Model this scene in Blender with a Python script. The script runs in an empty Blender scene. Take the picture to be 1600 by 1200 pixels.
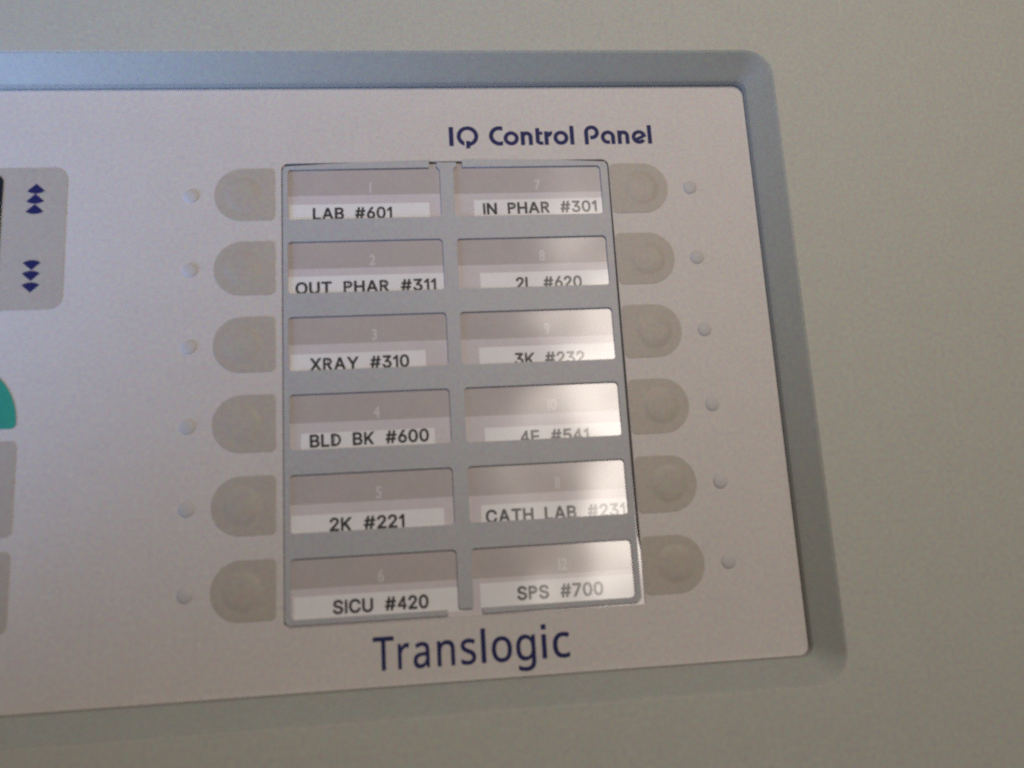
import bpy, math, random
import numpy as np
from mathutils import Vector, Matrix

# ------------------------------------------------------------------ units
S = 0.001                      # everything below is measured in millimetres on the panel
def P(x, y, z=0.0):            # x right, y down the panel, z towards the viewer
    return Vector((x * S, -z * S, -y * S))

scene = bpy.context.scene
col = scene.collection

# ------------------------------------------------------------------ camera
CAM_C = (-5.127, 97.390, 202.692)                       # x, y down, z out of the panel
R = ((0.99457958, 0.05751842, -0.08662037),
     (-0.0404083, 0.98139415, 0.18770372),
     (0.09580515, -0.18318611, 0.97839881))             # rows: right, down, forward (x, y down, z into wall)
def vec(v): return Vector((v[0], v[2], -v[1]))
cam_d = bpy.data.cameras.new('camera')
cam_d.sensor_width = 36.0
cam_d.lens = 36.0 * 1267.352 / 1600.0
cam_d.clip_start = 0.005
cam_d.clip_end = 50.0
cam = bpy.data.objects.new('camera', cam_d)
col.objects.link(cam)
X, Y, Z = vec(R[0]), -vec(R[1]), -vec(R[2])
M = Matrix((X, Y, Z)).transposed().to_4x4()
M.translation = P(*CAM_C)
cam.matrix_world = M
cam_d.dof.use_dof = True
cam_d.dof.focus_distance = 0.232
cam_d.dof.aperture_fstop = 7.0
scene.camera = cam

# ------------------------------------------------------------------ world and lamps
world = bpy.data.worlds.new('World')
scene.world = world
world.use_nodes = True
bg = world.node_tree.nodes['Background']
bg.inputs['Color'].default_value = (1.0, 0.965, 0.90, 1)
bg.inputs['Strength'].default_value = 0.06

def area(name, pos, target, size, size_y, power, color, shape='RECTANGLE'):
    d = bpy.data.lights.new(name, 'AREA')
    d.shape = shape
    d.size = size * S
    d.size_y = size_y * S
    d.energy = power
    d.color = color
    o = bpy.data.objects.new(name, d)
    col.objects.link(o)
    o.location = P(*pos)
    o.rotation_euler = (P(*target) - P(*pos)).to_track_quat('-Z', 'Y').to_euler()
    return o
# warm lamp above the photographer's right shoulder, unseen cool lamp at the lower left, aimed at the upper bezel
LAMP = (118, -125, 440)
area('warm_lamp', LAMP, (10, 40, 0), 72, 145, 1.24, (1.0, 0.905, 0.82))
cool = area('cool_lamp', (-265, 125, 85), (-65, -62, 5), 120, 120, 0.135, (0.34, 0.53, 1.0))
cool.data.spread = math.radians(64)

scene.view_settings.view_transform = 'Standard'
scene.view_settings.look = 'None'
scene.view_settings.exposure = 0.0
scene.view_settings.gamma = 1.0
scene.view_settings.use_curve_mapping = False
scene.render.engine = 'CYCLES'
scene.cycles.filter_width = 2.3
scene.cycles.use_denoising = False
scene.cycles.max_bounces = 6

# ------------------------------------------------------------------ materials
def mat(name, base, rough=0.5, spec=0.4, coat=0.0, coat_rough=0.1, mottle=0.03, mottle_scale=120.0,
        bump=0.0, bump_scale=1500.0, fine=0.0, wave=False, sss=0.0, stain=None):
    m = bpy.data.materials.new(name)
    m.use_nodes = True
    nt = m.node_tree
    N, L = nt.nodes, nt.links
    b = N['Principled BSDF']
    b.inputs['Roughness'].default_value = rough
    b.inputs['Specular IOR Level'].default_value = spec
    b.inputs['Coat Weight'].default_value = coat
    b.inputs['Coat Roughness'].default_value = coat_rough
    geo = N.new('ShaderNodeNewGeometry')
    pos = geo.outputs['Position']
    def noise(scale, detail=2.0, vec_in=None, dim='3D'):
        n = N.new('ShaderNodeTexNoise')
        n.inputs['Scale'].default_value = scale
        n.inputs['Detail'].default_value = detail
        L.new(vec_in or pos, n.inputs['Vector'])
        return n
    # colour: base with a faint large mottle and a faint fine grain (real pigment variation)
    mix = N.new('ShaderNodeMix'); mix.data_type = 'RGBA'; mix.blend_type = 'MULTIPLY'
    mix.inputs['Factor'].default_value = 1.0
    mix.inputs['A'].default_value = (*base, 1)
    ramp = N.new('ShaderNodeMapRange')
    ramp.inputs['From Min'].default_value = 0.3; ramp.inputs['From Max'].default_value = 0.7
    ramp.inputs['To Min'].default_value = 1 - mottle; ramp.inputs['To Max'].default_value = 1 + mottle
    L.new(noise(mottle_scale, 3.0).outputs['Fac'], ramp.inputs['Value'])
    last = ramp.outputs['Result']
    L.new(last, mix.inputs['B'])
    out = mix.outputs['Result']
    if fine > 0:
        # speckled pigment: three independent fine noises, one per channel
        comb = N.new('ShaderNodeCombineColor')
        for k, ch in enumerate(('Red', 'Green', 'Blue')):
            off = N.new('ShaderNodeVectorMath'); off.operation = 'ADD'
            L.new(pos, off.inputs[0]); off.inputs[1].default_value = (3.1 * k, 1.7 * k, 0.9 * k)
            r2 = N.new('ShaderNodeMapRange')
            r2.inputs['From Min'].default_value = 0.25; r2.inputs['From Max'].default_value = 0.75
            r2.inputs['To Min'].default_value = 1 - fine; r2.inputs['To Max'].default_value = 1 + fine
            L.new(noise(850.0, 2.0, off.outputs[0]).outputs['Fac'], r2.inputs['Value'])
            L.new(r2.outputs['Result'], comb.inputs[ch])
        mx = N.new('ShaderNodeMix'); mx.data_type = 'RGBA'; mx.blend_type = 'MULTIPLY'
        mx.inputs['Factor'].default_value = 1.0
        L.new(out, mx.inputs['A']); L.new(comb.outputs['Color'], mx.inputs['B'])
        out = mx.outputs['Result']
    L.new(out, b.inputs['Base Color'])
    if bump > 0:
        bp = N.new('ShaderNodeBump')
        bp.inputs['Strength'].default_value = bump
        bp.inputs['Distance'].default_value = 0.0002
        L.new(noise(bump_scale, 3.0).outputs['Fac'], bp.inputs['Height'])
        L.new(bp.outputs['Normal'], b.inputs['Normal'])
    if sss > 0:
        b.inputs['Subsurface Weight'].default_value = sss
        b.inputs['Subsurface Radius'].default_value = (0.001, 0.001, 0.001)
    if wave:
        # the clear film over the cards is not flat: slow tilts of its surface, in mm of the panel
        def tilt(scale, amp, offs, base, slope, axis):
            ad = N.new('ShaderNodeVectorMath'); ad.operation = 'ADD'
            L.new(pos, ad.inputs[0]); ad.inputs[1].default_value = offs
            r = N.new('ShaderNodeMapRange')
            r.inputs['To Min'].default_value = base - amp; r.inputs['To Max'].default_value = base + amp
            L.new(noise(scale, 0.6, ad.outputs[0]).outputs['Fac'], r.inputs['Value'])
            sep = N.new('ShaderNodeSeparateXYZ'); L.new(pos, sep.inputs[0])
            ma = N.new('ShaderNodeMath'); ma.operation = 'MULTIPLY_ADD'
            L.new(sep.outputs[axis], ma.inputs[0]); ma.inputs[1].default_value = slope
            L.new(r.outputs['Result'], ma.inputs[2])
            return ma.outputs[0]
        tx = tilt(*WAVE[0])
        tz = tilt(*WAVE[1])
        cx = N.new('ShaderNodeCombineXYZ'); cx.inputs['Y'].default_value = -1.0
        L.new(tx, cx.inputs['X']); L.new(tz, cx.inputs['Z'])
        nm = N.new('ShaderNodeVectorMath'); nm.operation = 'NORMALIZE'
        L.new(cx.outputs['Vector'], nm.inputs[0])
        L.new(nm.outputs['Vector'], b.inputs['Coat Normal'])
    return m
# the film is bowed a little along its height; noise scale, amplitude, offset, base tilt, tilt per metre, axis
def half(x, y):
    """tilt of a mirror at (x, y) on the panel that would show the lamp to the camera"""
    p = Vector((x, y, 0)); h = (Vector(CAM_C) - p).normalized() + (Vector(LAMP) - p).normalized()
    return h.x / h.z, -h.y / h.z
FX, FY = 41.0, 76.0                                     # where the film mirrors the lamp
HX, HZ = half(FX, FY)
SL = 0.44 * (half(FX, FY + 10)[1] - half(FX, FY - 10)[1]) / 0.020
WAVE = ((46.0, 0.075, (0.37, 0, 0.21), HX, 0.0, 'X'), (38.0, 0.07, (0.11, 0.5, 0.73), HZ - SL * FY * S, -SL, 'Z'))

M_WALL = mat('beige_wall_paint', (0.462, 0.457, 0.402), 0.62, 0.3, mottle=0.015, bump=0.25, bump_scale=1300, fine=0.115)
M_BEZEL = mat('grey_bezel_plastic', (0.365, 0.372, 0.335), 0.5, 0.45, mottle=0.015, bump=0.15, bump_scale=1500, fine=0.10)
M_FACE = mat('pale_membrane', (0.595, 0.548, 0.515), 0.55, 0.35, mottle=0.015, bump=0.12, bump_scale=2200, fine=0.10)
M_KEY = mat('taupe_key', (0.44, 0.39, 0.335), 0.55, 0.35, mottle=0.02, bump=0.12, bump_scale=2200, fine=0.10)
M_LED = mat('frosted_lens', (0.53, 0.507, 0.495), 0.6, 0.3, sss=0.15)
M_NAVY = mat('navy_ink', (0.016, 0.018, 0.095), 0.6, 0.2, mottle=0.05)
M_FRAME = mat('grey_frame_plastic', (0.42, 0.417, 0.425), 0.5, 0.4, mottle=0.015, bump=0.12, bump_scale=2000, fine=0.10)
FILM = dict(coat=0.62, coat_rough=0.18, wave=True)
M_CARD = mat('cream_card', (0.62, 0.56, 0.565), 0.6, 0.2, mottle=0.02, fine=0.05, **FILM)
M_BAND = mat('taupe_card_print', (0.465, 0.41, 0.39), 0.6, 0.2, mottle=0.02, fine=0.05, **FILM)
M_NUM = mat('pale_numeral_print', (0.63, 0.58, 0.575), 0.6, 0.2, mottle=0.02, **FILM)
M_TAPE = mat('white_label_tape', (0.80, 0.775, 0.765), 0.5, 0.2, mottle=0.015, fine=0.03, **FILM)
M_INK = mat('black_label_ink', (0.035, 0.033, 0.032), 0.5, 0.2, mottle=0.05, **FILM)
M_GAP_SHADE = mat('gap_shade', (0.16, 0.15, 0.14), 0.7, 0.2)  # shade of the deep gap round the card, put into the floor colour
M_GREEN = mat('green_key', (0.03, 0.30, 0.22), 0.5, 0.4, mottle=0.03, fine=0.10)
M_GLASS = mat('dark_display', (0.012, 0.018, 0.025), 0.15, 0.5, coat=0.6, coat_rough=0.05)

# ------------------------------------------------------------------ helpers
def link(name, me, m, parent=None, loc=None, smooth=False):
    o = bpy.data.objects.new(name, me)
    me.name = name
    if m is not None:
        me.materials.clear(); me.materials.append(m)
    col.objects.link(o)
    if parent is not None: o.parent = parent
    if loc is not None: o.location = loc
    if smooth:
        for p in me.polygons: p.use_smooth = True
    return o

def tag(o, label=None, cat=None, group=None, kind=None):
    if label: o['label'] = label
    if cat: o['category'] = cat
    if group: o['group'] = group
    if kind: o['kind'] = kind
    return o

def empty(name, loc):
    o = bpy.data.objects.new(name, None)
    o.empty_display_size = 0.01
    col.objects.link(o)
    o.location = loc
    return o

def rrect(x0, y0, x1, y1, r, n=8):
    """rounded rectangle, panel mm; r = one radius or (tl, tr, br, bl)"""
    if not isinstance(r, (tuple, list)): r = (r,) * 4
    pts = []
    for (cx, cy, rr, a0) in ((x0 + r[0], y0 + r[0], r[0], 180), (x1 - r[1], y0 + r[1], r[1], 270),
                             (x1 - r[2], y1 - r[2], r[2], 0), (x0 + r[3], y1 - r[3], r[3], 90)):
        if rr < 1e-6:
            pts.append((cx, cy)); continue
        for k in range(n + 1):
            a = math.radians(a0 + 90 * k / n)
            pts.append((cx + rr * math.cos(a), cy + rr * math.sin(a)))
    return pts

def curve_mesh(contours, z0, z1, bevel=0.0, offset=0.0, bez=None, res=5):
    """filled flat shape from closed outlines (holes cut out), from height z0 to z1, in panel mm"""
    c = bpy.data.curves.new('outline', 'CURVE')
    c.dimensions = '2D'; c.fill_mode = 'BOTH' if z1 > z0 else 'FRONT'
    c.resolution_u = res
    K = 1.0
    for pts in contours or ():
        sp = c.splines.new('POLY'); sp.points.add(len(pts) - 1)
        for q, p in zip(sp.points, pts): q.co = (p[0] * K, -p[1] * K, 0, 1)
        sp.use_cyclic_u = True
    for pts in bez or ():
        sp = c.splines.new('BEZIER'); sp.bezier_points.add(len(pts) - 1)
        for q, p in zip(sp.bezier_points, pts):
            q.handle_left_type = q.handle_right_type = 'FREE'
            q.handle_left = (p[0] * K, -p[1] * K, 0); q.co = (p[2] * K, -p[3] * K, 0); q.handle_right = (p[4] * K, -p[5] * K, 0)
        sp.use_cyclic_u = True
    c.extrude = max(0.0, (z1 - z0) / 2 - bevel) * K
    c.bevel_depth = bevel * K; c.bevel_resolution = 2
    c.offset = (offset - bevel) * K
    o = bpy.data.objects.new('outline', c)
    col.objects.link(o)
    dg = bpy.context.evaluated_depsgraph_get(); dg.update()
    me = bpy.data.meshes.new_from_object(o.evaluated_get(dg))
    bpy.data.objects.remove(o); bpy.data.curves.remove(c)
    # curve lies in XY with z = thickness: turn to the wall (x, z up = curve y, -y = curve z)
    zc = (z0 + z1) / 2 * K
    me.transform(Matrix.Scale(S, 4) @ Matrix(((1, 0, 0, 0), (0, 0, -1, -zc), (0, 1, 0, 0), (0, 0, 0, 1))))
    return me

def join_meshes(list_of):
    V, F = [], []
    for me in list_of:
        b = len(V)
        V += [tuple(v.co) for v in me.vertices]
        F += [tuple(b + i for i in p.vertices) for p in me.polygons]
        bpy.data.meshes.remove(me)
    m = bpy.data.meshes.new('joined'); m.from_pydata(V, [], F); m.update()
    return m

def loft(rings, close_first=False, close_last=False):
    """rings: lists of (x, y, z) in panel mm, all of one length"""
    n = len(rings[0]); V = [tuple(P(*p)) for r in rings for p in r]; F = []
    for a in range(len(rings) - 1):
        for i in range(n):
            j = (i + 1) % n
            F.append((a * n + i, a * n + j, (a + 1) * n + j, (a + 1) * n + i))
    if close_first: F.append(tuple(range(n))[::-1])
    if close_last: F.append(tuple((len(rings) - 1) * n + i for i in range(n)))
    m = bpy.data.meshes.new('loft'); m.from_pydata(V, [], F); m.update()
    return m

def fix_normals(me):
    import bmesh
    bm = bmesh.new(); bm.from_mesh(me)
    bmesh.ops.remove_doubles(bm, verts=bm.verts, dist=1e-8)
    bmesh.ops.recalc_face_normals(bm, faces=bm.faces)
    bm.to_mesh(me); bm.free()
    return me

def solid_from_fn(fn, x0, y0, x1, y1, step, z, place=lambda x, y: (x, y)):
    """filled marching squares of fn > 0 (fn works on numpy arrays), laid flat at height z"""
    nx = int((x1 - x0) / step) + 2; ny = int((y1 - y0) / step) + 2
    xs = x0 + step * np.arange(nx); ys = y0 + step * np.arange(ny)
    GX, GY = np.meshgrid(xs, ys, indexing='ij')
    D = fn(GX, GY)
    D = np.where(np.abs(D) < 1e-9, 1e-9, D)
    ids, V, F = {}, [], []
    def vid(key, x, y):
        if key not in ids:
            ids[key] = len(V); px, py = place(x, y); V.append(tuple(P(px, py, z)))
        return ids[key]
    cs = ((0, 0), (1, 0), (1, 1), (0, 1))
    act = np.argwhere((D[:-1, :-1] > 0) | (D[1:, :-1] > 0) | (D[1:, 1:] > 0) | (D[:-1, 1:] > 0))
    for i, j in act:
        poly = []
        for k in range(4):
            a, b = cs[k], cs[(k + 1) % 4]
            ia, ja, ib, jb = i + a[0], j + a[1], i + b[0], j + b[1]
            da, db = D[ia, ja], D[ib, jb]
            if da > 0: poly.append(vid((ia, ja), xs[ia], ys[ja]))
            if (da > 0) != (db > 0):
                t = da / (da - db)
                key = ('e',) + tuple(sorted(((ia, ja), (ib, jb))))
                poly.append(vid(key, xs[ia] + t * (xs[ib] - xs[ia]), ys[ja] + t * (ys[jb] - ys[ja])))
        poly = list(dict.fromkeys(poly))
        if len(poly) >= 3: F.append(tuple(poly))
    m = bpy.data.meshes.new('marks'); m.from_pydata(V, [], F); m.update()
    # faces towards the viewer (-Y)
    if len(m.polygons) and sum(p.normal.y * p.area for p in m.polygons) > 0: m.flip_normals()
    return m

# primitives for solid_from_fn: positive inside
def f_box(x0, y0, x1, y1): return lambda x, y: np.minimum(np.minimum(x - x0, x1 - x), np.minimum(y - y0, y1 - y))
def f_seg(ax, ay, bx, by, w):
    L_ = math.hypot(bx - ax, by - ay); ux, uy = (bx - ax) / L_, (by - ay) / L_
    def f(x, y):
        t = (x - ax) * ux + (y - ay) * uy; n = np.abs(-(x - ax) * uy + (y - ay) * ux)
        return np.minimum(np.minimum(t, L_ - t), w / 2 - n)
    return f
def f_ring(cx, cy, ro, ri, sx=1.0):
    def f(x, y):
        d = np.hypot((x - cx) / sx, y - cy)
        return np.minimum(ro - d, d - ri)
    return f
def f_arc(cx, cy, ro, ri, a0, a1):
    """ring between angles a0..a1 degrees, counter-clockwise with y up"""
    m, h = math.radians((a0 + a1) / 2), math.radians((a1 - a0) / 2)
    def f(x, y):
        d = np.hypot(x - cx, y - cy)
        da = np.abs((np.arctan2(y - cy, x - cx) - m + math.pi) % (2 * math.pi) - math.pi)
        return np.minimum(np.minimum(ro - d, d - ri), (h - da) * np.maximum(d, 1e-3))
    return f
def f_or(*fs): return lambda x, y: np.maximum.reduce([f(x, y) for f in fs])
def f_and(*fs): return lambda x, y: np.minimum.reduce([f(x, y) for f in fs])
def f_not(f): return lambda x, y: -f(x, y)

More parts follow.
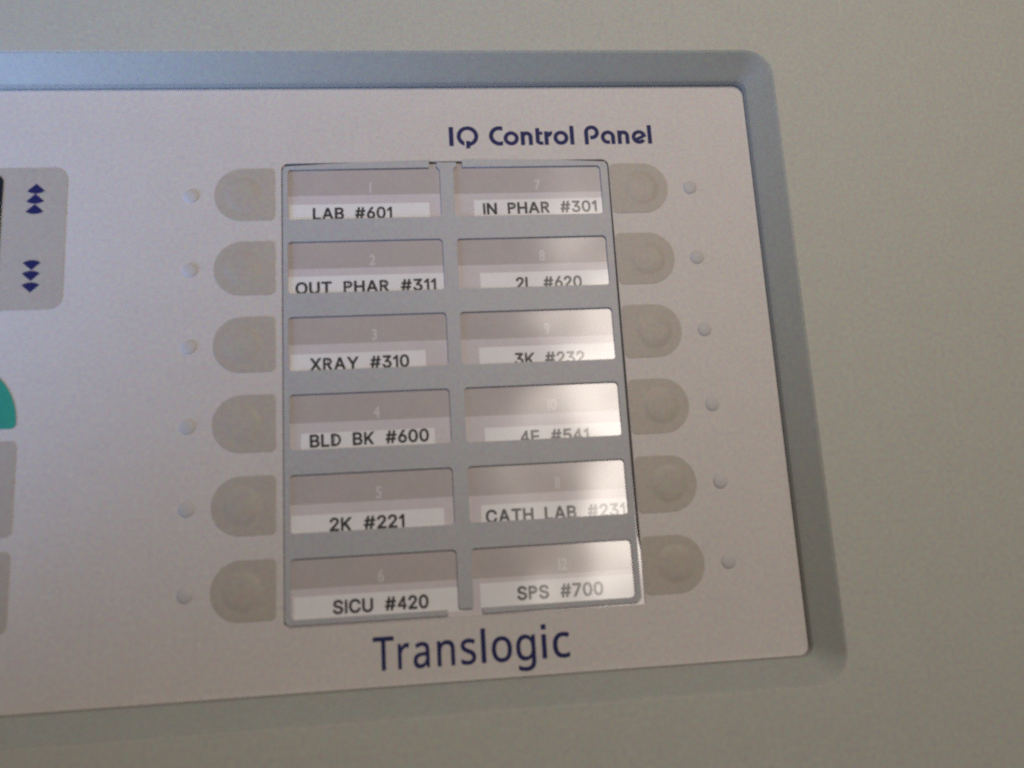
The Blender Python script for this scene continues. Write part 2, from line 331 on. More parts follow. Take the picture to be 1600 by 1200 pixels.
GLYPHS = {"inter":{"A":[878,[[[45,0,0,0,121,333],[243,667,364,1000,413,1000],[462,1000,511,1000,633,667],[755,333,878,0,833,0],[789,0,744,0,674,198],[603,396,532,595,519,631],[504,677,487,732,470,786],[449,856,424,940,433,940],[441,940,450,940,425,855],[404,784,386,729,369,674],[354,629,342,595,273,396],[204,198,135,0,90,0]],[[354,279,184,279,184,316],[184,353,184,391,354,391],[524,391,695,391,695,353],[695,316,695,279,524,279]]]],"B":[703,[[[122,0,0,0,0,333],[0,667,0,1000,119,1000],[237,1000,356,1000,425,1000],[483,988,528,964,574,941],[608,909,631,869,653,829],[664,784,664,735,664,692],[657,657,642,629,627,601],[607,579,582,562,557,545],[530,533,501,524,501,521],[501,518,501,515,533,513],[565,502,596,483,627,463],[652,435,673,399,693,364],[703,320,703,268,703,217],[692,172,668,131,645,91],[609,59,559,35,509,12],[445,0,366,0,244,0]],[[127,226,127,112,206,112],[284,112,363,112,441,112],[497,127,530,157,564,186],[581,224,581,268,581,302],[572,333,555,361,538,389],[514,412,483,429,451,445],[414,454,370,454,289,454],[208,454,127,454,127,340]],[[127,670,127,561,201,561],[275,561,350,561,386,561],[419,568,448,582,477,596],[500,616,517,642,534,667],[542,697,542,732,542,776],[527,813,496,843,466,873],[418,888,354,888,278,888],[202,888,127,888,127,779]]]],"C":[850,[[[497,-13,446,-13,360,-13],[283,7,216,49,149,91],[96,150,58,227,19,303],[0,394,0,499,0,605],[19,696,58,773,96,850],[149,909,216,951,283,993],[360,1013,446,1013,497,1013],[545,1006,590,991,635,977],[675,955,711,926,747,898],[777,863,801,822,825,782],[841,736,850,685,808,685],[766,685,723,685,716,719],[703,749,686,776,669,802],[648,824,623,842,598,860],[571,874,541,883,510,891],[479,896,446,896,385,896],[330,881,282,850,233,819],[195,774,166,715,138,656],[124,584,124,499,124,415],[138,343,167,284,195,225],[234,181,282,150,331,119],[385,104,446,104,479,104],[510,109,541,118,571,127],[598,140,623,158,648,176],[669,198,686,225,703,251],[716,281,723,315,766,315],[808,315,850,315,842,264],[826,219,802,178,778,138],[748,103,712,74,676,46],[635,24,590,9,545,-6]]]],"E":[619,[[[206,0,0,0,0,333],[0,667,0,1000,205,1000],[409,1000,614,1000,614,963],[614,925,614,888,452,888],[289,888,127,888,127,779],[127,670,127,562,278,562],[429,562,581,562,581,524],[581,487,581,450,429,450],[278,450,127,450,127,337],[127,225,127,112,291,112],[455,112,619,112,619,75],[619,37,619,0,413,0]]]],"H":[780,[[[42,0,0,0,0,333],[0,667,0,1000,42,1000],[85,1000,127,1000,127,856],[127,712,127,568,302,568],[478,568,653,568,653,712],[653,856,653,1000,695,1000],[738,1000,780,1000,780,667],[780,333,780,0,738,0],[695,0,653,0,653,152],[653,304,653,456,478,456],[302,456,127,456,127,304],[127,152,127,0,85,0]]]],"L":[592,[[[197,0,0,0,0,333],[0,667,0,1000,42,1000],[85,1000,127,1000,127,704],[127,408,127,112,282,112],[437,112,592,112,592,75],[592,37,592,0,395,0]]]],"N":[793,[[[43,0,0,0,0,333],[0,667,0,1000,50,1000],[100,1000,150,1000,285,786],[421,573,556,359,567,343],[580,322,595,296,610,271],[626,242,644,210,661,178],[678,144,695,108,689,107],[684,106,678,105,674,142],[671,178,669,213,668,248],[667,280,666,309,666,338],[666,363,666,383,666,589],[666,794,666,1000,708,1000],[750,1000,793,1000,793,667],[793,333,793,0,743,0],[692,0,642,0,521,190],[400,380,279,570,264,596],[247,622,231,650,214,678],[195,711,173,749,151,787],[125,834,93,889,101,890],[109,891,116,892,118,842],[120,796,122,754,124,712],[125,676,126,645,127,614],[128,589,128,572,128,381],[128,191,128,0,85,0]]]],"O":[890,[[[532,-13,446,-13,360,-13],[283,7,216,49,150,91],[97,150,58,227,19,303],[0,394,0,499,0,605],[19,696,58,773,97,850],[150,909,216,951,283,993],[360,1013,446,1013,532,1013],[608,993,675,951,742,909],[794,850,833,773,871,696],[890,605,890,499,890,394],[871,303,833,227,794,150],[742,91,675,49,608,7]],[[386,104,446,104,505,104],[559,119,608,149,656,180],[695,224,723,283,752,342],[766,414,766,499,766,585],[752,658,723,717,695,776],[656,820,608,851,559,881],[505,896,446,896,386,896],[331,881,283,850,234,820],[196,775,167,716,138,657],[124,585,124,499,124,414],[138,342,167,284,196,225],[234,180,283,150,331,119]]]],"S":[728,[[[441,-17,364,-17,292,-17],[229,-6,176,18,122,42],[80,75,50,118,20,161],[4,211,0,268,43,268],[87,268,130,268,133,230],[146,198,167,172,189,147],[217,128,252,115,287,103],[324,97,364,97,410,97],[451,104,487,118,523,133],[551,154,572,181,594,207],[604,238,604,274,604,306],[595,332,578,352,560,372],[536,389,506,402,477,415],[443,427,406,437,366,448],[326,459,286,470,203,493],[139,526,94,568,49,611],[27,666,27,732,27,789],[42,838,72,880,102,922],[143,955,195,979,247,1002],[306,1013,371,1013,437,1013],[496,1002,546,978,597,955],[637,923,666,882,695,841],[711,795,713,743,671,743],[630,743,588,743,583,793],[560,832,519,860,478,887],[428,901,367,901,324,901],[286,894,254,880,221,866],[196,847,178,822,160,798],[151,770,151,738,151,704],[161,677,182,656,203,635],[228,618,258,606,287,593],[315,584,342,577,376,567],[410,558,444,549,473,541],[504,531,537,518,570,505],[601,488,630,467,659,446],[682,420,700,388,718,357],[728,318,728,272,728,218],[713,169,685,125,656,81],[615,46,560,21,506,-5]]]],"T":[757,[[[105,888,0,888,0,925],[0,963,0,1000,252,1000],[505,1000,757,1000,757,963],[757,925,757,888,652,888],[547,888,442,888,442,592],[442,296,442,0,400,0],[358,0,316,0,316,296],[316,592,316,888,211,888]]]],"U":[781,[[[469,-16,391,-16,312,-16],[243,-1,185,30,126,61],[81,103,48,157,16,211],[0,272,0,340,0,560],[0,780,0,1000,42,1000],[84,1000,126,1000,126,783],[126,567,126,350,126,302],[137,260,158,222,180,185],[210,155,250,134,289,112],[336,101,391,101,446,101],[493,112,532,134,571,155],[601,185,622,222,643,260],[654,302,654,350,654,567],[654,783,654,1000,696,1000],[738,1000,781,1000,781,780],[781,560,781,340,781,272],[764,211,732,157,700,103],[655,61,596,30,538,-1]]]],"X":[860,[[[48,0,0,0,130,186],[261,373,391,559,391,528],[391,496,391,464,268,643],[145,821,22,1000,71,1000],[120,1000,169,1000,217,929],[266,858,314,787,335,757],[352,732,365,710,379,689],[392,667,404,647,416,626],[429,602,443,574,436,574],[428,574,421,574,435,601],[448,625,460,646,471,667],[484,688,499,710,513,731],[530,757,551,787,600,858],[649,929,699,1000,746,1000],[794,1000,842,1000,719,823],[596,647,473,470,473,501],[473,532,473,564,602,376],[731,188,860,0,812,0],[763,0,715,0,656,85],[598,170,539,254,521,281],[505,305,492,324,479,344],[467,364,455,384,444,404],[431,428,417,454,427,454],[436,454,445,454,432,429],[419,406,407,386,396,366],[383,346,370,326,356,305],[340,282,321,254,262,170],[203,85,144,0,96,0]]]],"Y":[862,[[[410,0,368,0,368,136],[368,273,368,409,245,606],[123,803,0,1000,49,1000],[98,1000,147,1000,213,892],[279,785,346,677,368,641],[387,607,405,574,422,541],[440,501,458,453,441,453],[424,453,407,453,426,502],[444,543,461,576,479,609],[498,643,519,677,585,785],[651,892,717,1000,765,1000],[814,1000,862,1000,740,803],[617,606,495,409,495,273],[495,136,495,0,452,0]]]],"#":[823,[[[489,0,455,0,510,333],[565,667,620,1000,654,1000],[687,1000,721,1000,666,667],[612,333,557,0,523,0]],[[250,276,0,276,6,309],[11,343,17,377,266,377],[516,377,766,377,760,343],[755,309,749,276,499,276]],[[138,0,105,0,159,333],[214,667,268,1000,302,1000],[336,1000,369,1000,315,667],[260,333,205,0,172,0]],[[309,622,59,622,65,656],[70,690,76,724,325,724],[574,724,823,724,818,690],[813,656,808,622,558,622]]]],"0":[703,[[[426,-13,352,-13,277,-13],[214,7,161,47,109,88],[69,146,41,223,14,299],[0,391,0,499,0,607],[14,699,42,776,70,853],[110,912,162,952,215,993],[278,1013,352,1013,426,1013],[489,993,541,952,593,912],[633,853,661,776,689,699],[703,607,703,499,703,391],[689,299,661,223,634,146],[594,88,542,47,489,7]],[[302,97,352,97,400,97],[442,113,477,145,511,177],[537,223,555,283,573,343],[582,415,582,499,582,585],[573,657,555,717,537,777],[511,823,477,855,442,887],[400,903,352,903,302,903],[261,887,227,855,192,823],[166,777,148,717,130,657],[121,585,121,499,121,415],[130,343,148,283,166,223],[192,177,227,145,261,113]]]],"2":[640,[[[213,0,0,0,0,31],[0,62,0,93,112,212],[223,331,335,450,373,489],[404,525,429,555,454,585],[473,614,485,642,498,669],[504,699,504,730,504,766],[496,797,479,823,463,849],[440,869,411,883,383,896],[350,903,314,903,275,903],[241,895,213,880,185,864],[163,841,147,813,132,784],[124,750,124,711,84,711],[44,711,3,711,3,771],[17,824,44,869,71,915],[108,950,156,976,203,1001],[257,1013,317,1013,377,1013],[430,1001,476,976,522,951],[558,918,584,875,610,833],[623,785,623,732,623,695],[617,659,604,624,590,590],[568,551,535,508,502,466],[457,414,399,353,324,275],[249,197,174,119,174,116],[174,114,174,111,330,111],[485,111,640,111,640,74],[640,37,640,0,426,0]]]],"3":[687,[[[410,-13,342,-13,281,-13],[226,-3,175,19,124,41],[83,72,52,113,21,153],[4,202,0,259,43,259],[86,259,129,259,132,225],[143,195,163,171,182,147],[208,129,239,116,270,104],[305,98,344,98,385,98],[422,105,455,119,488,134],[514,155,533,183,552,210],[561,244,561,285,561,321],[552,355,535,386,518,416],[491,441,454,459,417,477],[369,487,309,487,280,487],[251,487,222,487,222,520],[222,554,222,588,308,686],[394,783,480,881,480,884],[480,886,480,889,337,889],[194,889,51,889,51,926],[51,963,51,1000,249,1000],[448,1000,646,1000,646,968],[646,937,646,905,541,786],[435,666,330,547,330,554],[330,561,330,568,403,575],[467,567,520,542,573,518],[614,483,643,437,672,392],[687,341,687,285,687,226],[672,175,642,130,613,85],[572,50,521,24,469,-1]]]],"5":[651,[[[382,-13,317,-13,258,-13],[205,-2,158,22,111,45],[73,77,45,118,17,159],[2,205,0,256,41,256],[82,256,123,256,126,226],[136,199,154,175,172,151],[195,132,223,118,252,105],[283,98,317,98,358,98],[394,107,426,127,457,146],[482,172,500,205,518,238],[527,276,527,319,527,362],[518,400,499,435,480,469],[455,496,422,515,390,535],[353,544,311,544,277,544],[244,539,212,528,179,516],[153,502,134,483,94,488],[55,492,15,497,34,664],[52,832,71,1000,248,1000],[426,1000,603,1000,603,963],[603,926,603,889,461,889],[320,889,179,889,168,790],[157,691,146,593,147,593],[149,593,150,593,172,612],[199,627,232,639,264,650],[298,656,334,656,379,656],[421,647,460,631,499,614],[532,591,561,561,589,531],[611,495,627,454,643,414],[651,369,651,321,651,256],[637,199,608,149,579,98],[539,59,489,30,439,1]]]],"6":[640,[[[382,-13,320,-13,258,-13],[203,1,155,29,107,57],[69,96,41,146,14,196],[0,254,0,318,0,366],[11,417,32,470,53,523],[91,589,145,669,220,779],[296,890,371,1000,417,1000],[462,1000,508,1000,396,838],[284,676,172,513,168,513],[165,513,161,513,170,532],[183,550,200,565,216,581],[236,594,260,603,283,613],[309,617,337,617,398,617],[451,605,496,579,541,554],[576,518,602,471,627,425],[640,371,640,309,640,247],[626,191,598,143,570,94],[532,56,485,28,437,0]],[[281,95,320,95,359,95],[393,105,423,123,452,142],[476,167,493,199,510,232],[519,268,519,309,519,351],[510,388,493,419,476,451],[452,476,423,494,393,512],[359,521,320,521,281,521],[247,513,217,495,187,477],[163,452,146,420,129,389],[121,353,121,311,121,269],[129,232,146,200,163,167],[187,142,217,123,247,105]]]],"7":[646,[[[113,0,68,0,217,294],[365,587,513,881,513,884],[513,886,513,889,342,889],[171,889,0,889,0,926],[0,963,0,1000,215,1000],[430,1000,646,1000,646,961],[646,921,646,882,498,588],[350,294,202,0,157,0]]]]},"noto":{"T":[749,[[[438,296,438,0,396,0],[354,0,312,0,312,296],[312,593,312,889,208,889],[104,889,0,889,0,926],[0,963,0,1000,250,1000],[500,1000,749,1000,749,963],[749,926,749,889,646,889],[542,889,438,889,438,593]]]],"r":[438,[[[316,765,350,765,364,765],[379,764,396,763,412,761],[426,759,438,756,433,718],[428,681,423,643,411,646],[398,648,383,650,369,652],[355,653,342,653,313,653],[285,647,259,634,233,622],[210,605,189,583,169,561],[152,535,141,504,129,473],[123,439,123,401,123,267],[123,134,123,0,82,0],[41,0,0,0,0,250],[0,500,0,751,34,751],[67,751,101,751,106,705],[110,659,115,613,117,613],[119,613,120,613,136,641],[155,667,178,690,200,713],[226,731,255,744,284,758]]]],"a":[608,[[[290,763,339,763,430,763],[498,743,542,703,586,663],[608,599,608,511,608,341],[608,170,608,0,578,0],[548,0,518,0,510,35],[502,71,494,106,493,106],[491,106,489,106,467,79],[445,57,422,39,399,20],[373,7,344,-1,314,-10],[279,-14,237,-14,192,-14],[151,-6,116,10,80,26],[51,50,31,83,10,116],[0,158,0,209,0,283],[29,341,88,382,147,422],[238,444,360,448,402,450],[445,451,487,452,487,467],[487,482,487,497,487,560],[474,603,447,627,420,652],[381,664,332,664,293,664],[255,658,220,646,184,635],[151,621,120,606,108,637],[95,668,83,699,115,717],[154,732,199,744,244,757]],[[412,364,375,363,282,359],[217,344,181,318,145,292],[127,255,127,207,127,165],[140,134,166,115,192,95],[225,85,265,85,328,85],[381,103,423,138,465,173],[486,227,486,300,486,322],[486,345,486,367,449,366]]]],"n":[633,[[[330,765,361,765,451,765],[519,743,564,700,610,656],[633,586,633,489,633,326],[633,163,633,0,592,0],[552,0,511,0,511,160],[511,320,511,480,511,541],[498,586,471,616,444,646],[401,661,343,661,260,661],[203,638,171,591,139,544],[123,477,123,389,123,260],[123,130,123,0,82,0],[41,0,0,0,0,250],[0,500,0,751,33,751],[66,751,99,751,106,717],[112,683,118,648,120,648],[122,648,125,648,141,675],[162,696,187,714,212,731],[239,744,269,752,299,761]]]],"s":[536,[[[536,247,536,207,536,159],[524,118,500,85,476,53],[441,28,396,11,352,-6],[298,-14,237,-14,184,-14],[139,-10,102,-1,64,7],[30,19,1,34,1,71],[1,108,1,146,31,131],[67,117,110,104,152,92],[196,85,239,85,302,85],[347,95,375,116,403,136],[417,162,417,196,417,215],[412,232,402,246,392,261],[373,276,347,291,320,306],[282,323,232,342,184,360],[142,379,108,398,73,416],[47,439,28,465,9,491],[0,525,0,566,0,629],[26,678,78,713,130,747],[197,765,282,765,327,765],[370,760,410,751,449,743],[486,730,521,714,507,682],[493,649,479,616,447,629],[414,641,380,650,345,659],[310,664,273,664,223,664],[184,656,158,639,131,623],[118,601,118,573,118,552],[124,535,136,520,148,506],[168,492,197,478,225,465],[263,448,311,430,359,412],[399,394,433,375,466,357],[492,334,510,307,528,281]]]],"l":[123,[[[123,355,123,0,82,0],[41,0,0,0,0,355],[0,710,0,1064,41,1064],[82,1064,123,1064,123,710]]]],"o":[695,[[[695,460,695,377,695,314],[687,259,670,211,654,163],[630,122,600,88,570,55],[533,29,489,12,446,-5],[398,-14,345,-14,295,-14],[249,-5,207,12,165,29],[129,55,98,88,67,122],[43,163,26,211,9,259],[0,314,0,377,0,460],[14,530,42,588,70,645],[110,689,162,719,215,750],[277,765,349,765,417,765],[477,750,529,719,581,689],[621,645,651,588,680,530]],[[127,465,127,377,127,318],[135,267,151,223,166,180],[190,147,223,123,255,100],[297,88,347,88,398,88],[439,100,472,123,505,147],[529,180,544,223,560,267],[567,318,567,377,567,437],[559,487,543,529,528,571],[504,604,471,627,439,650],[397,661,346,661,269,661],[214,636,179,585,145,535]]]],"g":[665,[[[212,765,308,765,358,765],[402,755,442,737,482,718],[515,690,543,651,546,651],[548,651,550,651,556,684],[562,718,567,751,600,751],[633,751,665,751,665,496],[665,242,665,-13,665,-84],[653,-143,629,-191,605,-239],[568,-275,518,-300,469,-324],[406,-336,329,-336,275,-336],[225,-332,180,-324,135,-316],[94,-304,59,-289,59,-251],[59,-213,59,-175,94,-194],[136,-208,183,-218,231,-229],[282,-234,336,-234,401,-234],[451,-215,488,-177,525,-139],[543,-88,543,-22,543,-13],[543,-3,543,7,543,18],[544,34,545,55,546,76],[547,91,548,99,546,99],[544,99,542,99,516,61],[483,33,445,14,406,-5],[361,-14,310,-14,212,-14],[137,20,82,88,27,156],[0,252,0,374,0,493],[27,588,82,659,137,729]],[[375,661,325,661,283,661],[247,650,218,627,188,605],[166,572,151,529,135,486],[127,434,127,373,127,280],[144,209,179,160,213,111],[262,87,328,87,366,87],[399,92,426,102,453,111],[475,127,493,148,511,169],[524,196,532,228,541,261],[545,300,545,345,545,354],[545,364,545,374,545,442],[537,497,522,539,506,581],[482,612,450,632,417,651]]]],"i":[144,[[[92,751,133,751,133,500],[133,250,133,0,92,0],[51,0,10,0,10,250],[10,500,10,751,51,751]],[[52,1032,73,1032,92,1032],[108,1026,123,1013,137,1001],[144,981,144,954,144,928],[137,908,123,895,108,882],[92,875,73,875,52,875],[35,882,21,895,7,908],[0,928,0,954,0,981],[7,1001,21,1013,35,1026]]]],"c":[549,[[[386,-14,343,-14,277,-14],[218,0,166,27,114,54],[74,96,44,153,15,210],[0,282,0,371,0,464],[15,539,46,597,77,655],[119,697,172,724,224,751],[284,765,352,765,390,765],[427,761,462,753,498,745],[527,735,549,724,536,690],[524,656,511,622,489,630],[463,638,433,646,403,653],[375,657,349,657,298,657],[257,646,224,625,191,603],[167,571,151,529,135,487],[127,435,127,373,127,313],[135,262,151,220,167,178],[191,146,223,125,254,103],[294,92,342,92,383,92],[419,97,450,105,482,113],[510,124,536,136,536,99],[536,63,536,27,511,14],[483,4,453,-4,423,-11]]]]},"bf":{"1":[144,[[[144,667,144,1000,96,1000],[48,1000,0,1000,0,667],[0,333,0,0,48,0],[96,0,144,0,144,333]]]],"2":[633,[[[633,91,633,136,506,136],[378,136,251,136,474,402],[562,538,562,701,562,886],[437,1013,257,1013,176,1013],[101,982,21,918,21,858],[21,798,21,738,101,840],[174,872,246,872,345,872],[418,795,418,685,418,601],[395,551,348,471,262,326],[110,144,0,10,0,7],[0,3,0,0,211,0],[422,0,633,0,633,45]]]],"3":[528,[[[25,880,25,834,94,865],[141,877,195,877,301,877],[368,820,368,727,368,636],[302,582,170,582,170,538],[170,494,170,450,312,457],[384,381,384,283,384,186],[321,123,223,123,150,123],[76,148,0,199,0,148],[0,96,0,44,72,7],[144,-13,213,-13,397,-13],[528,111,528,290,528,393],[484,497,384,528,475,578],[512,641,512,752,512,911],[396,1013,217,1013,142,1013],[85,1000,25,971,25,925]]]],"4":[674,[[[567,828,567,1013,547,1013],[526,1013,506,1013,337,807],[169,601,0,394,0,372],[0,350,0,328,141,328],[283,328,424,328,424,219],[424,109,424,0,472,0],[520,0,567,0,567,109],[567,219,567,328,603,328],[639,328,674,328,674,371],[674,414,674,457,639,457],[603,457,567,457,567,643]],[[345,647,421,742,422,742],[423,742,424,742,424,647],[424,552,424,457,347,457],[269,457,192,457,268,552]]]],"5":[569,[[[519,957,519,1000,371,1000],[223,1000,75,1000,75,826],[75,653,75,479,295,532],[425,431,425,304,425,205],[331,123,218,123,145,123],[72,148,0,196,0,147],[0,98,0,48,87,4],[155,-13,242,-13,431,-13],[569,122,569,306,569,491],[431,633,205,620,205,704],[205,787,205,871,310,871],[414,871,519,871,519,914]]]],"6":[617,[[[429,977,400,1013,141,840],[0,592,0,342,0,130],[130,-13,323,-13,482,-13],[617,123,617,286,617,452],[497,578,337,578,271,578],[220,557,180,537,221,676],[346,821,487,903,458,940]],[[111,224,150,389,213,430],[246,441,308,441,403,441],[474,375,474,287,474,189],[409,123,314,123,210,123]]]],"7":[647,[[[496,662,647,1000,431,1000],[216,1000,0,1000,0,955],[0,909,0,864,144,864],[288,864,433,864,310,590],[188,316,66,43,109,24],[151,5,194,-13,345,325]]]],"8":[639,[[[639,110,639,270,639,371],[592,462,500,510,585,566],[625,648,625,723,625,889],[499,1013,330,1013,155,1013],[23,890,23,726,23,641],[67,565,142,510,47,455],[0,377,0,271,0,111],[141,-13,323,-13,501,-13]],[[481,812,481,726,481,645],[411,576,324,576,239,576],[167,647,167,729,167,818],[232,877,327,877,416,877]],[[496,372,496,282,496,198],[435,123,320,123,217,123],[144,189,144,282,144,375],[214,440,323,440,424,440]]]],"9":[623,[[[192,22,221,-13,456,130],[623,406,623,648,623,858],[490,1013,305,1013,120,1013],[0,865,0,717,0,554],[125,425,283,425,336,425],[394,441,438,468,411,342],[302,202,133,92,163,57]],[[144,632,144,718,144,811],[213,877,308,877,400,877],[475,793,475,696,475,672],[475,651,468,616,413,578],[356,562,314,562,220,562]]]],"0":[645,[[[645,192,645,500,645,808],[516,1013,323,1013,129,1013],[0,808,0,500,0,192],[129,-13,323,-13,516,-13]],[[501,735,501,500,501,265],[434,123,323,123,211,123],[144,265,144,500,144,735],[211,877,323,877,434,877]]]]}}

# handmade capitals, one unit = cap height
SW = 0.135
def custom_glyph(ch):
    if ch == 'I': return SW, f_box(0, 0, SW, 1)
    if ch == '1':
        return 0.36, f_or(f_box(0.36 - SW, 0, 0.36, 1), f_and(f_seg(0.30, 0.96, 0.0, 0.70, 0.13), f_box(0, 0, 0.36, 1)))
    if ch == 'D':
        w = 0.74; r = 0.5
        o = f_or(f_box(0, 0, w - r, 1), f_and(f_ring(w - r, 0.5, 0.5, -1), f_box(w - r - 0.01, 0, 2, 1)))
        q = r - SW
        i = f_or(f_box(SW, SW * 0.9, w - r, 1 - SW * 0.9), f_and(f_ring(w - r, 0.5, 0.5 - SW * 0.9, -1), f_box(w - r - 0.01, 0, 2, 1)))
        return w, f_and(o, f_not(i))
    if ch in 'PR':
        w = 0.66; r = 0.285; cy = 1 - r; tx = 0.12
        o = f_or(f_box(0, 1 - 2 * r, w - r, 1), f_and(f_ring(w - r, cy, r, -1), f_box(w - r - 0.01, 0, 2, 1)))
        i = f_or(f_box(SW, 1 - 2 * r + tx, w - r, 1 - tx), f_and(f_ring(w - r, cy, r - tx, -1), f_box(w - r - 0.01, 0, 2, 1)))
        parts = [f_and(o, f_not(i)), f_box(0, 0, SW, 1)]
        if ch == 'R':
            w = 0.71
            parts.append(f_and(f_seg(0.34, 0.50, 0.66, -0.06, 0.15), f_box(0, 0, 1, 0.48)))
        return w, f_or(*parts)
    if ch == 'K':
        return 0.73, f_or(f_box(0, 0, SW, 1), f_and(f_seg(0.02, 0.27, 0.76, 1.08, 0.145), f_box(SW * 0.5, 0, 1, 1)),
                          f_and(f_seg(0.27, 0.60, 0.68, -0.07, 0.155), f_box(0, 0, 1, 1)))
    if ch == '4':
        return 0.66, f_or(f_box(0.415, 0, 0.415 + 0.125, 1), f_box(0, 0.225, 0.66, 0.335),
                          f_and(f_seg(0.0, 0.235, 0.50, 1.02, 0.125), f_box(0, 0.225, 0.54, 1)))
    return None

def glyph_mesh(font, ch, x, base, h, z, sx=1.0, offset=0.0):
    """one character with its left edge at x, standing on y = base, cap height h (panel mm)"""
    if font == 'inter' and custom_glyph(ch):
        w, f = custom_glyph(ch)
        pad = offset / h
        g = (lambda a, b: f(a, b) + pad * 0.7)
        return solid_from_fn(g, -0.06, -0.06, w + 0.06, 1.06, 0.018, z, lambda a, b: (x + a * h * sx, base - b * h))
    w, sp = GLYPHS[font][ch]
    segs = []
    for s in sp:
        pts = []
        for a, b in zip(s, s[1:] + s[:1]):
            p0, p1, p2, p3 = (np.array(v) / 1000 for v in (a[2:4], a[4:6], b[0:2], b[2:4]))
            for t in np.arange(0, 1, 1 / 5):
                pts.append((1 - t) ** 3 * p0 + 3 * (1 - t) ** 2 * t * p1 + 3 * (1 - t) * t * t * p2 + t ** 3 * p3)
        segs += list(zip(pts, pts[1:] + pts[:1]))
    def f(gx, gy):
        d = np.full(gx.shape, 9.0); ins = np.zeros(gx.shape, bool)
        for p, q in segs:
            e = q - p; l2 = float(e @ e)
            if l2 < 1e-12: continue
            t = np.clip(((gx - p[0]) * e[0] + (gy - p[1]) * e[1]) / l2, 0, 1)
            d = np.minimum(d, np.hypot(gx - p[0] - t * e[0], gy - p[1] - t * e[1]))
            if p[1] != q[1]:
                ins ^= ((p[1] > gy) != (q[1] > gy)) & (gx < p[0] + (gy - p[1]) * e[0] / e[1])
        return np.where(ins, d, -d) + offset / h
    ys = [v[1] for sg in segs for v in sg]
    return solid_from_fn(f, -0.05, min(ys) - 0.05, w / 1000 + 0.05, max(ys) + 0.05, 0.02, z, lambda a, b: (x + a * h * sx, base - b * h))

def glyph_width(font, ch):
    if font == 'inter':
        c = custom_glyph(ch)
        if c: return c[0]
    return GLYPHS[font][ch][0] / 1000

def text_mesh(font, text, x0, x1, base, h, z, gap=0.20, space=1.02, offset=0.0, rot=0.0):
    """characters spread so that the line runs exactly from x0 to x1"""
    ws = [None if c == ' ' else glyph_width(font, c) for c in text]
    total = 0; pos = []
    for i, w in enumerate(ws):
        if w is None: total += space - gap; continue
        pos.append((i, total)); total += w + gap
    total -= gap
    k = (x1 - x0) / (total * h)
    parts = [glyph_mesh(font, text[i], x0 + p * h * k, base, h, z, k, offset) for i, p in pos]
    me = join_meshes(parts)
    if rot:
        c = P(x0, base, z)
        me.transform(Matrix.Translation(c) @ Matrix.Rotation(math.radians(rot), 4, 'Y') @ Matrix.Translation(-c))
    return me

def disc_dome(cx, cy, r, h, z, rings=8, seg=40, rim=0.0):
    """a shallow dome of radius r and height h on height z"""
    rr = []
    for k in range(rings + 1):
        t = k / rings
        a = t * math.pi / 2
        rad = r * math.cos(a); zz = z + h * math.sin(a)
        if k == rings: rad = r * 0.02
        rr.append([(cx + rad * math.cos(2 * math.pi * i / seg), cy + rad * math.sin(2 * math.pi * i / seg), zz) for i in range(seg)])
    return fix_normals(loft(rr, False, True))

# ------------------------------------------------------------------ wall (the painted cover the panel is let into)
Z_WALL = 8.2
BX0, BY0, BX1, BY1 = -235.0, -29.15, 90.35, 136.35      # opening in the wall
IX0, IY0, IX1, IY1 = -229.4, -23.6, 84.8, 130.8         # face of the panel
wall_me = curve_mesh([rrect(-700, -500, 650, 560, 0), rrect(BX0, BY0, BX1, BY1, 7.6, 14)], Z_WALL - 6, Z_WALL, 0.22)
wall = tag(link('wall', wall_me, M_WALL), 'beige painted wall with a rounded opening round the control panel', 'wall', kind='structure')

# ------------------------------------------------------------------ control panel
panel = tag(empty('control_panel', P((IX0 + IX1) / 2, IY1, -3)),
            'white control panel with taupe keys and navy lettering set in a sloping grey bezel', 'control panel')
def part(name, me, m, parent=panel, smooth=False):
    o = link(name, me, m, None, smooth=smooth)
    o.parent = parent
    if parent.type == 'EMPTY': o.matrix_parent_inverse = Matrix.Translation(-parent.location)   # meshes sit at the origin
    return o
# bezel: rounded rim just inside the wall, 45 degree slope down, then a small upright lip to the face
def ring(x0, y0, x1, y1, r, z, n=16): return [(x, y, z) for x, y in rrect(x0, y0, x1, y1, r, n)]
prof = []
for e, z, r in ((0.05, Z_WALL - 5.0, 7.6), (0.03, Z_WALL - 0.215, 7.6), (0.16, Z_WALL - 0.235, 7.5), (0.36, Z_WALL - 0.36, 7.3)):
    prof.append((BX0 + e, BY0 + e, BX1 - e, BY1 - e, r, z))
for k in range(1, 6):
    t = k / 5
    e = 0.36 + (5.42 - 0.36) * t
    prof.append((BX0 + e, BY0 + e, BX1 - e, BY1 - e, 7.3 - 4.3 * t, (Z_WALL - 0.36) + (2.45 - Z_WALL + 0.36) * t))
prof += [(IX0, IY0, IX1, IY1, 2.9, 2.25), (IX0, IY0, IX1, IY1, 2.9, -2.5)]
bez_me = fix_normals(loft([ring(*p) for p in prof]))
bezel = part('bezel', bez_me, M_BEZEL, smooth=True)
bez_me.set_sharp_from_angle(angle=math.radians(14))

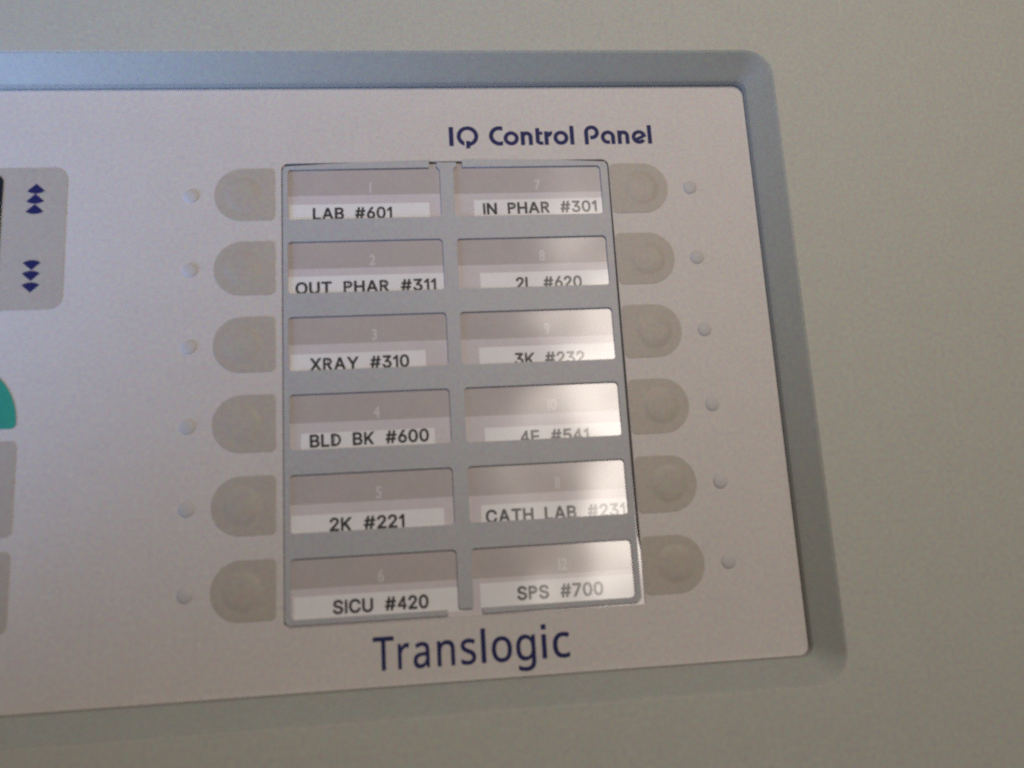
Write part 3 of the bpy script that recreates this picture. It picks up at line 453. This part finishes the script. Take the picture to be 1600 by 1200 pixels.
# face plate with the pocket for the label card cut out of it
RX0, RY0, RX1, RY1 = -42.65, -1.85, 44.55, 116.05
face_me = curve_mesh([rrect(IX0 + 0.12, IY0 + 0.12, IX1 - 0.12, IY1 - 0.12, 2.6, 10), rrect(RX0, RY0, RX1, RY1, (1.9, 1.9, 0.5, 1.2), 8)], -1.2, 0.0, 0.06)
face = part('faceplate', face_me, M_FACE)
pocket = part('pocket_floor', curve_mesh([rrect(RX0 - 1.5, RY0 - 1.5, RX1 + 1.5, RY1 + 1.5, 1)], -2.0, -1.25), M_GAP_SHADE)

PITCH = 20.0
# twelve keys, D shaped with a raised round dome, and twelve indicator bumps
def d_outline(x0, y0, x1, y1, left, rc=1.3):
    r = (y1 - y0) / 2 * 0.98
    return rrect(x0, y0, x1, y1, (r, rc, rc, r) if left else (rc, r, r, rc), 14)
KX = ((-59.62, -44.37), (44.79, 60.37))
key_proto = {}
for c in (0, 1):
    for r in range(6):
        x0, x1 = KX[c]; y0, y1 = -0.45, 13.84
        if (c, 0) not in key_proto:
            plate = curve_mesh([d_outline(x0, y0, x1, y1, c == 0)], 0.0, 0.12, 0.05)
            cxk = (x0 + 7.3) if c == 0 else (x1 - 7.3)
            cyk = (y0 + y1) / 2
            rr = []
            for (rad, h) in ((5.0, 0.117), (4.75, 0.13), (4.4, 0.19), (4.0, 0.28), (3.5, 0.36), (2.8, 0.42), (2.0, 0.45), (1.0, 0.465), (0.05, 0.47)):
                rr.append([(cxk + rad * math.cos(2 * math.pi * i / 44), cyk + rad * math.sin(2 * math.pi * i / 44), h) for i in range(44)])
            dome = fix_normals(loft(rr, False, True))
            me = join_meshes([plate, dome])
            o = part('key', me, M_KEY)
            for p in me.polygons: p.use_smooth = True
            key_proto[(c, 0)] = o
        else:
            o = key_proto[(c, 0)].copy()
            col.objects.link(o)
            o.location = Vector((0, 0, -r * PITCH * S))
        o.name = 'key'
led_proto = {}
for c, x in ((0, -65.41), (1, 66.61)):
    for r in range(6):
        if c not in led_proto:
            o = part('indicator_light', disc_dome(x, 6.83, 1.9, 0.52, 0.0), M_LED, smooth=True)
            led_proto[c] = o
        else:
            o = led_proto[c].copy(); col.objects.link(o)
            o.location = Vector((0, 0, -r * PITCH * S))
        o.name = 'indicator_light'

# scroll pad with its arrows, display window, green key and grey keys at the left
pad = part('scroll_pad', curve_mesh([rrect(-187.5, -1.55, -96.0, 36.0, 3.4, 10)], 0.0, 0.10, 0.04), M_KEY)
disp = part('display_window', curve_mesh([rrect(-172, 0.35, -111.45, 34.0, 1.8, 8)], 0.08, 0.22, 0.05), M_GLASS, pad)
def fan(cx, apex, h, half, up):
    s = 1 if up else -1
    pts = [(cx, apex)]
    for k in range(11):
        t = -1 + 2 * k / 10
        pts.append((cx + half * t, apex + s * (h + 0.68 * (1 - t * t))))
    return pts
for cx, ay in ((-103.5, 2.70), (-103.6, 5.42), (-103.65, 8.2)):
    part('up_arrow', curve_mesh([fan(cx, ay, 2.05, 2.2, True)], 0.10, 0.125), M_NAVY, pad)
for cx, ay in ((-103.65, 25.75), (-103.7, 28.55), (-103.68, 31.55)):
    part('down_arrow', curve_mesh([fan(cx, ay, 2.0, 2.18, False)], 0.10, 0.125), M_NAVY, pad)
gp = [(-122.0 + 16.7 * math.cos(math.radians(a)), 63.9 - 16.4 * math.sin(math.radians(a))) for a in range(0, 181, 6)]
gp += [(-138.7, 64.7), (-138.0, 65.4), (-106.1, 65.4), (-105.35, 64.8)]
part('green_key', curve_mesh([gp], 0.0, 0.15, 0.05), M_GREEN)
part('grey_key', curve_mesh([rrect(-139, 68.5, -105.0, 91.1, 1.5, 8)], 0.0, 0.12, 0.05), M_KEY)
part('grey_key', curve_mesh([rrect(-139, 94.5, -105.0, 112.9, 1.5, 8)], 0.0, 0.12, 0.05), M_KEY)

# ------------------------------------------------------------------ navy lettering on the face
B = -6.22
def shift(f, dx): return lambda x, y: f(x - dx, y)
def n_shape(x0, w=3.3, h=4.05, t=1.14):
    r = w / 2
    return f_or(f_box(x0, 0, x0 + t, h - 0.9), f_box(x0 + w - t, 0, x0 + w, h - r), f_and(f_ring(x0 + r, h - r, r, r - t), f_box(x0, h - r - 0.01, x0 + w, h)),
                f_box(x0, h - 1.4, x0 + 0.9, h))
iq = [
    f_box(1.60, 0, 2.80, 5.55),
    f_and(f_ring(6.60, 2.80, 2.92, 1.80), f_not(f_box(5.72, -1, 6.12, 1.35))), f_box(6.12, -0.75, 7.22, 1.45),
    f_and(f_ring(15.25, 2.80, 2.85, 1.68), f_box(12, -1, 16.15, 7)),
    f_ring(18.42, 2.06, 2.08, 0.98), n_shape(21.0),
    f_box(25.1, 0.6, 26.24, 5.0), f_box(25.1, 2.98, 27.05, 3.95), f_and(f_ring(26.6, 1.5, 1.5, 0.45), f_box(25.1, 0, 26.6, 1.5)), f_box(26.6, 0.0, 27.15, 1.05),
    f_box(27.5, 0, 28.64, 4.0), f_and(f_ring(29.7, 2.4, 1.65, 0.55), f_box(28.2, 2.4, 29.75, 5)),
    f_ring(32.06, 2.06, 2.08, 0.98), f_box(34.55, 0, 35.7, 5.55),
    f_box(38.55, 0, 39.70, 3.6), f_arc(40.62, 3.55, 2.07, 0.95, -90, 180), f_box(40.15, 1.48, 40.63, 2.6),
    f_and(f_ring(45.10, 2.06, 2.0, 0.92), f_not(f_and(f_box(45.55, -1, 50, 2.06)))), f_box(45.95, 0, 47.08, 2.3),
    n_shape(47.76),
    f_and(f_arc(53.78, 2.03, 2.05, 0.97, 22, 326)), f_and(f_seg(52.9, 1.25, 55.95, 2.75, 0.95), f_ring(53.78, 2.03, 2.05, -1)),
    f_box(56.2, 0, 57.36, 5.55),
]
iq_fn = f_or(*iq)
iq_me = solid_from_fn(iq_fn, 1.0, -1.2, 58.0, 6.2, 0.06, 0.02, lambda x, y: (x, B - y))
part('panel_lettering', iq_me, M_NAVY)

BT = 126.95; HT = 7.72
tl = []
for ch, x0, x1 in (('T', -22.1, -17.05), ('r', -16.25, -13.45), ('a', -12.6, -8.68), ('n', -6.95, -2.68), ('s', -1.3, 2.35), ('o', 6.08, 11.02), ('g', 11.95, 16.72), ('c', 20.9, 25.12)):
    off = 0.12
    w = glyph_width('noto', ch)
    tl.append(glyph_mesh('noto', ch, x0 + off, BT - off * 0.6, HT - 2 * off, 0.02, (x1 - x0 - 2 * off) / (w * (HT - 2 * off)), off))
tl.append(solid_from_fn(f_or(f_box(3.57, 0, 4.73, 8.0), f_box(18.23, 0, 19.39, 5.68), f_box(18.19, 6.75, 19.43, 8.0)), 3, -0.5, 20, 8.5, 0.1, 0.02, lambda x, y: (x, BT - y)))
part('maker_lettering', join_meshes(tl), M_NAVY)

# ------------------------------------------------------------------ label card lying in the pocket
card = tag(empty('label_card', P(1, RY1 - 0.1, -1.2)),
           'cream card behind the grey window frame, printed with taupe bands numbered 1 to 12', 'card')
part('card_sheet', curve_mesh([[(-42.2, -1.25), (43.9, -1.4), (43.95, 99), (44.48, 103), (44.48, RY1 - 0.06), (-42.45, RY1 - 0.06), (-42.3, 100)]], -1.2, -0.45), M_CARD, card)
COLS = ((-41.0, -1.3), (2.32, 42.13))
NUMX = (-19.7, 24.75)
for c in (0, 1):
    for r in range(6):
        x0, x1 = COLS[c]
        yb = 7.12 + r * PITCH + (0.15 if c else 0.0)
        top = -1.2 if r == 0 else (r * PITCH - 2.2)
        bx0 = -41.5 if c == 0 else 0.7
        bx1 = 0.3 if c == 0 else 42.95
        band = part('number_band', curve_mesh([rrect(bx0, top, bx1, yb, 0)], -0.45, -0.435), M_BAND, card)
        n = str(c * 6 + r + 1)
        hn = 2.75
        k = 0.80
        ws = [glyph_width('bf', ch) for ch in n]
        tot = (sum(ws) + 0.16 * (len(n) - 1)) * hn * k
        x = NUMX[c] - tot / 2
        ms = []
        for ch, w in zip(n, ws):
            ms.append(glyph_mesh('bf', ch, x, r * PITCH + 6.45, hn, -0.425, k, 0.07)); x += (w + 0.16) * hn * k
        part('numeral', join_meshes(ms), M_NUM, band)

# ------------------------------------------------------------------ grey window frame over the card
def fr(pts): return pts
FX0, FX1, FY0, FY1 = -42.42, 44.05, -1.7, 115.4
top, bot = 0.0, PITCH * 5 + 14.1
rw = 1.0
def corner(cx, cy, r, a0, a1, n=6):
    return [(cx + r * math.cos(math.radians(a0 + (a1 - a0) * k / n)), cy + r * math.sin(math.radians(a0 + (a1 - a0) * k / n))) for k in range(n + 1)]
xa0, xa1 = COLS[0]; xb0, xb1 = COLS[1]; wb = 13.83
o = []
o += corner(FX0 + 1.7, -0.95 + 1.5, 1.6, 180, 270)                     # top left corner of the frame
o += [(-30, -1.6), (-18, -1.9), (-4.3, -2.25), (-4.05, -2.0), (-4.1, -0.1)]
o += corner(xa0 + rw, top + rw, rw, 270, 180) + corner(xa0 + rw, wb - rw, rw, 180, 90) + corner(xa1 - rw, wb - rw, rw, 90, 0)
o += [(xa1, 0.9), (xa1 - 0.15, 0.35), (xa1 - 0.7, -0.2), (-2.2, -0.55), (-2.0, -1.55), (3.1, -1.55), (3.3, -0.55), (xb0 + 0.7, -0.2), (xb0 + 0.15, 0.35), (xb0, 0.9)]
o += corner(xb0 + rw, wb - rw, rw, 180, 90) + corner(xb1 - rw, wb - rw, rw, 90, 0) + corner(xb1 - rw, top + rw, rw, 0, -90)
o += [(4.75, -0.1), (4.7, -2.05), (4.95, -2.3), (20, -2.05), (32, -1.75)]
o += corner(FX1 + 0.25 - 1.7, -1.2 + 1.6, 1.6, 270, 360)
o += corner(FX1 - 0.4 - 1.5, FY1 - 1.5, 1.5, 0, 90)
o += [(4.55, FY1 + 0.05), (4.5, bot + 0.05)]
y6 = 5 * PITCH
o += corner(xb1 + 0.05 - 1.3, bot - 1.3, 1.3, 90, 0) + corner(xb1 - rw, y6 + rw, rw, 0, -90) + corner(xb0 + rw, y6 + rw, rw, 270, 180)
o += [(xb0, bot - 0.7), (xb0 - 0.25, bot), (xa1 + 0.25, bot), (xa1, bot - 0.7)]
o += corner(xa1 - rw, y6 + rw, rw, 0, -90) + corner(xa0 + rw, y6 + rw, rw, 270, 180) + corner(xa0 + rw, bot - rw, rw, 180, 90)
o += [(-3.95, bot), (-3.9, FY1 + 0.05)]
o += corner(FX0 + 1.5, FY1 - 1.5 + 0.05, 1.5, 90, 180)
holes = []
rnd = random.Random(4)
for c in (0, 1):
    for r in range(1, 5):
        j = [rnd.uniform(-0.12, 0.12) for _ in range(4)]
        holes.append(rrect(COLS[c][0] + j[0], r * PITCH + j[1], COLS[c][1] + j[2], r * PITCH + wb + j[3], rw, 6))
frame = tag(link('window_frame', curve_mesh([o] + holes, -0.33, 0.17, 0.05), M_FRAME),
            'grey plastic frame with two columns of six windows over the label card', 'frame')

# ------------------------------------------------------------------ label tapes stuck on the card
TAPES = [  # text, text x0, x1, baseline, tilt, tape x0, x1, tape top, column, row
    ('LAB #601', -34.6, -14.35, 13.80, 0, -40.7, -4.35, 9.55, 'top left window'),
    ('OUT PHAR #311', -39.2, -3.6, 33.75, -0.2, -41.5, -0.35, 29.15, 'second window of the left column'),
    ('XRAY #310', -35.8, -11.25, 53.85, -0.3, -40.7, -6.9, 49.6, 'third window of the left column'),
    ('BLD BK #600', -36.05, -7.0, 73.35, -0.5, -38.35, -5.4, 69.75, 'fourth window of the left column'),
    ('2K #221', -31.55, -13.75, 93.9, 0, -40.85, -3.9, 89.75, 'fifth window of the left column'),
    ('SICU #420', -31.1, -8.65, 113.3, 0, -40.4, -0.4, 108.95, 'bottom left window'),
    ('IN PHAR #301', 9.9, 40.4, 13.35, -0.5, 7.4, 43.0, 9.15, 'top right window'),
    ('2L #620', 17.5, 34.75, 34.0, 0, 8.05, 43.1, 29.5, 'second window of the right column'),
    ('3K #232', 15.95, 33.95, 54.4, 0.2, 6.75, 43.2, 49.5, 'third window of the right column'),
    ('4E #541', 16.25, 33.55, 74.75, 0, 7.15, 43.1, 70.4, 'fourth window of the right column'),
    ('CATH LAB #231', 6.45, 41.35, 94.1, 0, 5.2, 42.06, 89.65, 'fifth window of the right column'),
    ('SPS #700', 13.15, 34.2, 112.85, 0.2, 4.0, 43.1, 108.5, 'bottom right window'),
]
for i, (t, x0, x1, base, tilt, tx0, tx1, ty, where) in enumerate(TAPES):
    body = curve_mesh([rrect(tx0, ty, tx1, ty + 5.75 if i % 6 == 5 else ty + 6.6, 0.12, 2)], -0.43, -0.375, 0.008)
    tape = tag(link('label_tape', body, M_TAPE), 'white label tape printed %s in the %s' % (t, where), 'label', 'printed label tapes on the card')
    ink = text_mesh('inter', t, x0, x1, base - (0.15, -0.05, 0.0, 0.15, 0.1, 0.0)[i % 6], 3.0, -0.37, offset=0.15, rot=tilt)
    lk = link('lettering', ink, M_INK)
    lk.parent = tape
    lk['label'] = 'black lettering reading %s' % t
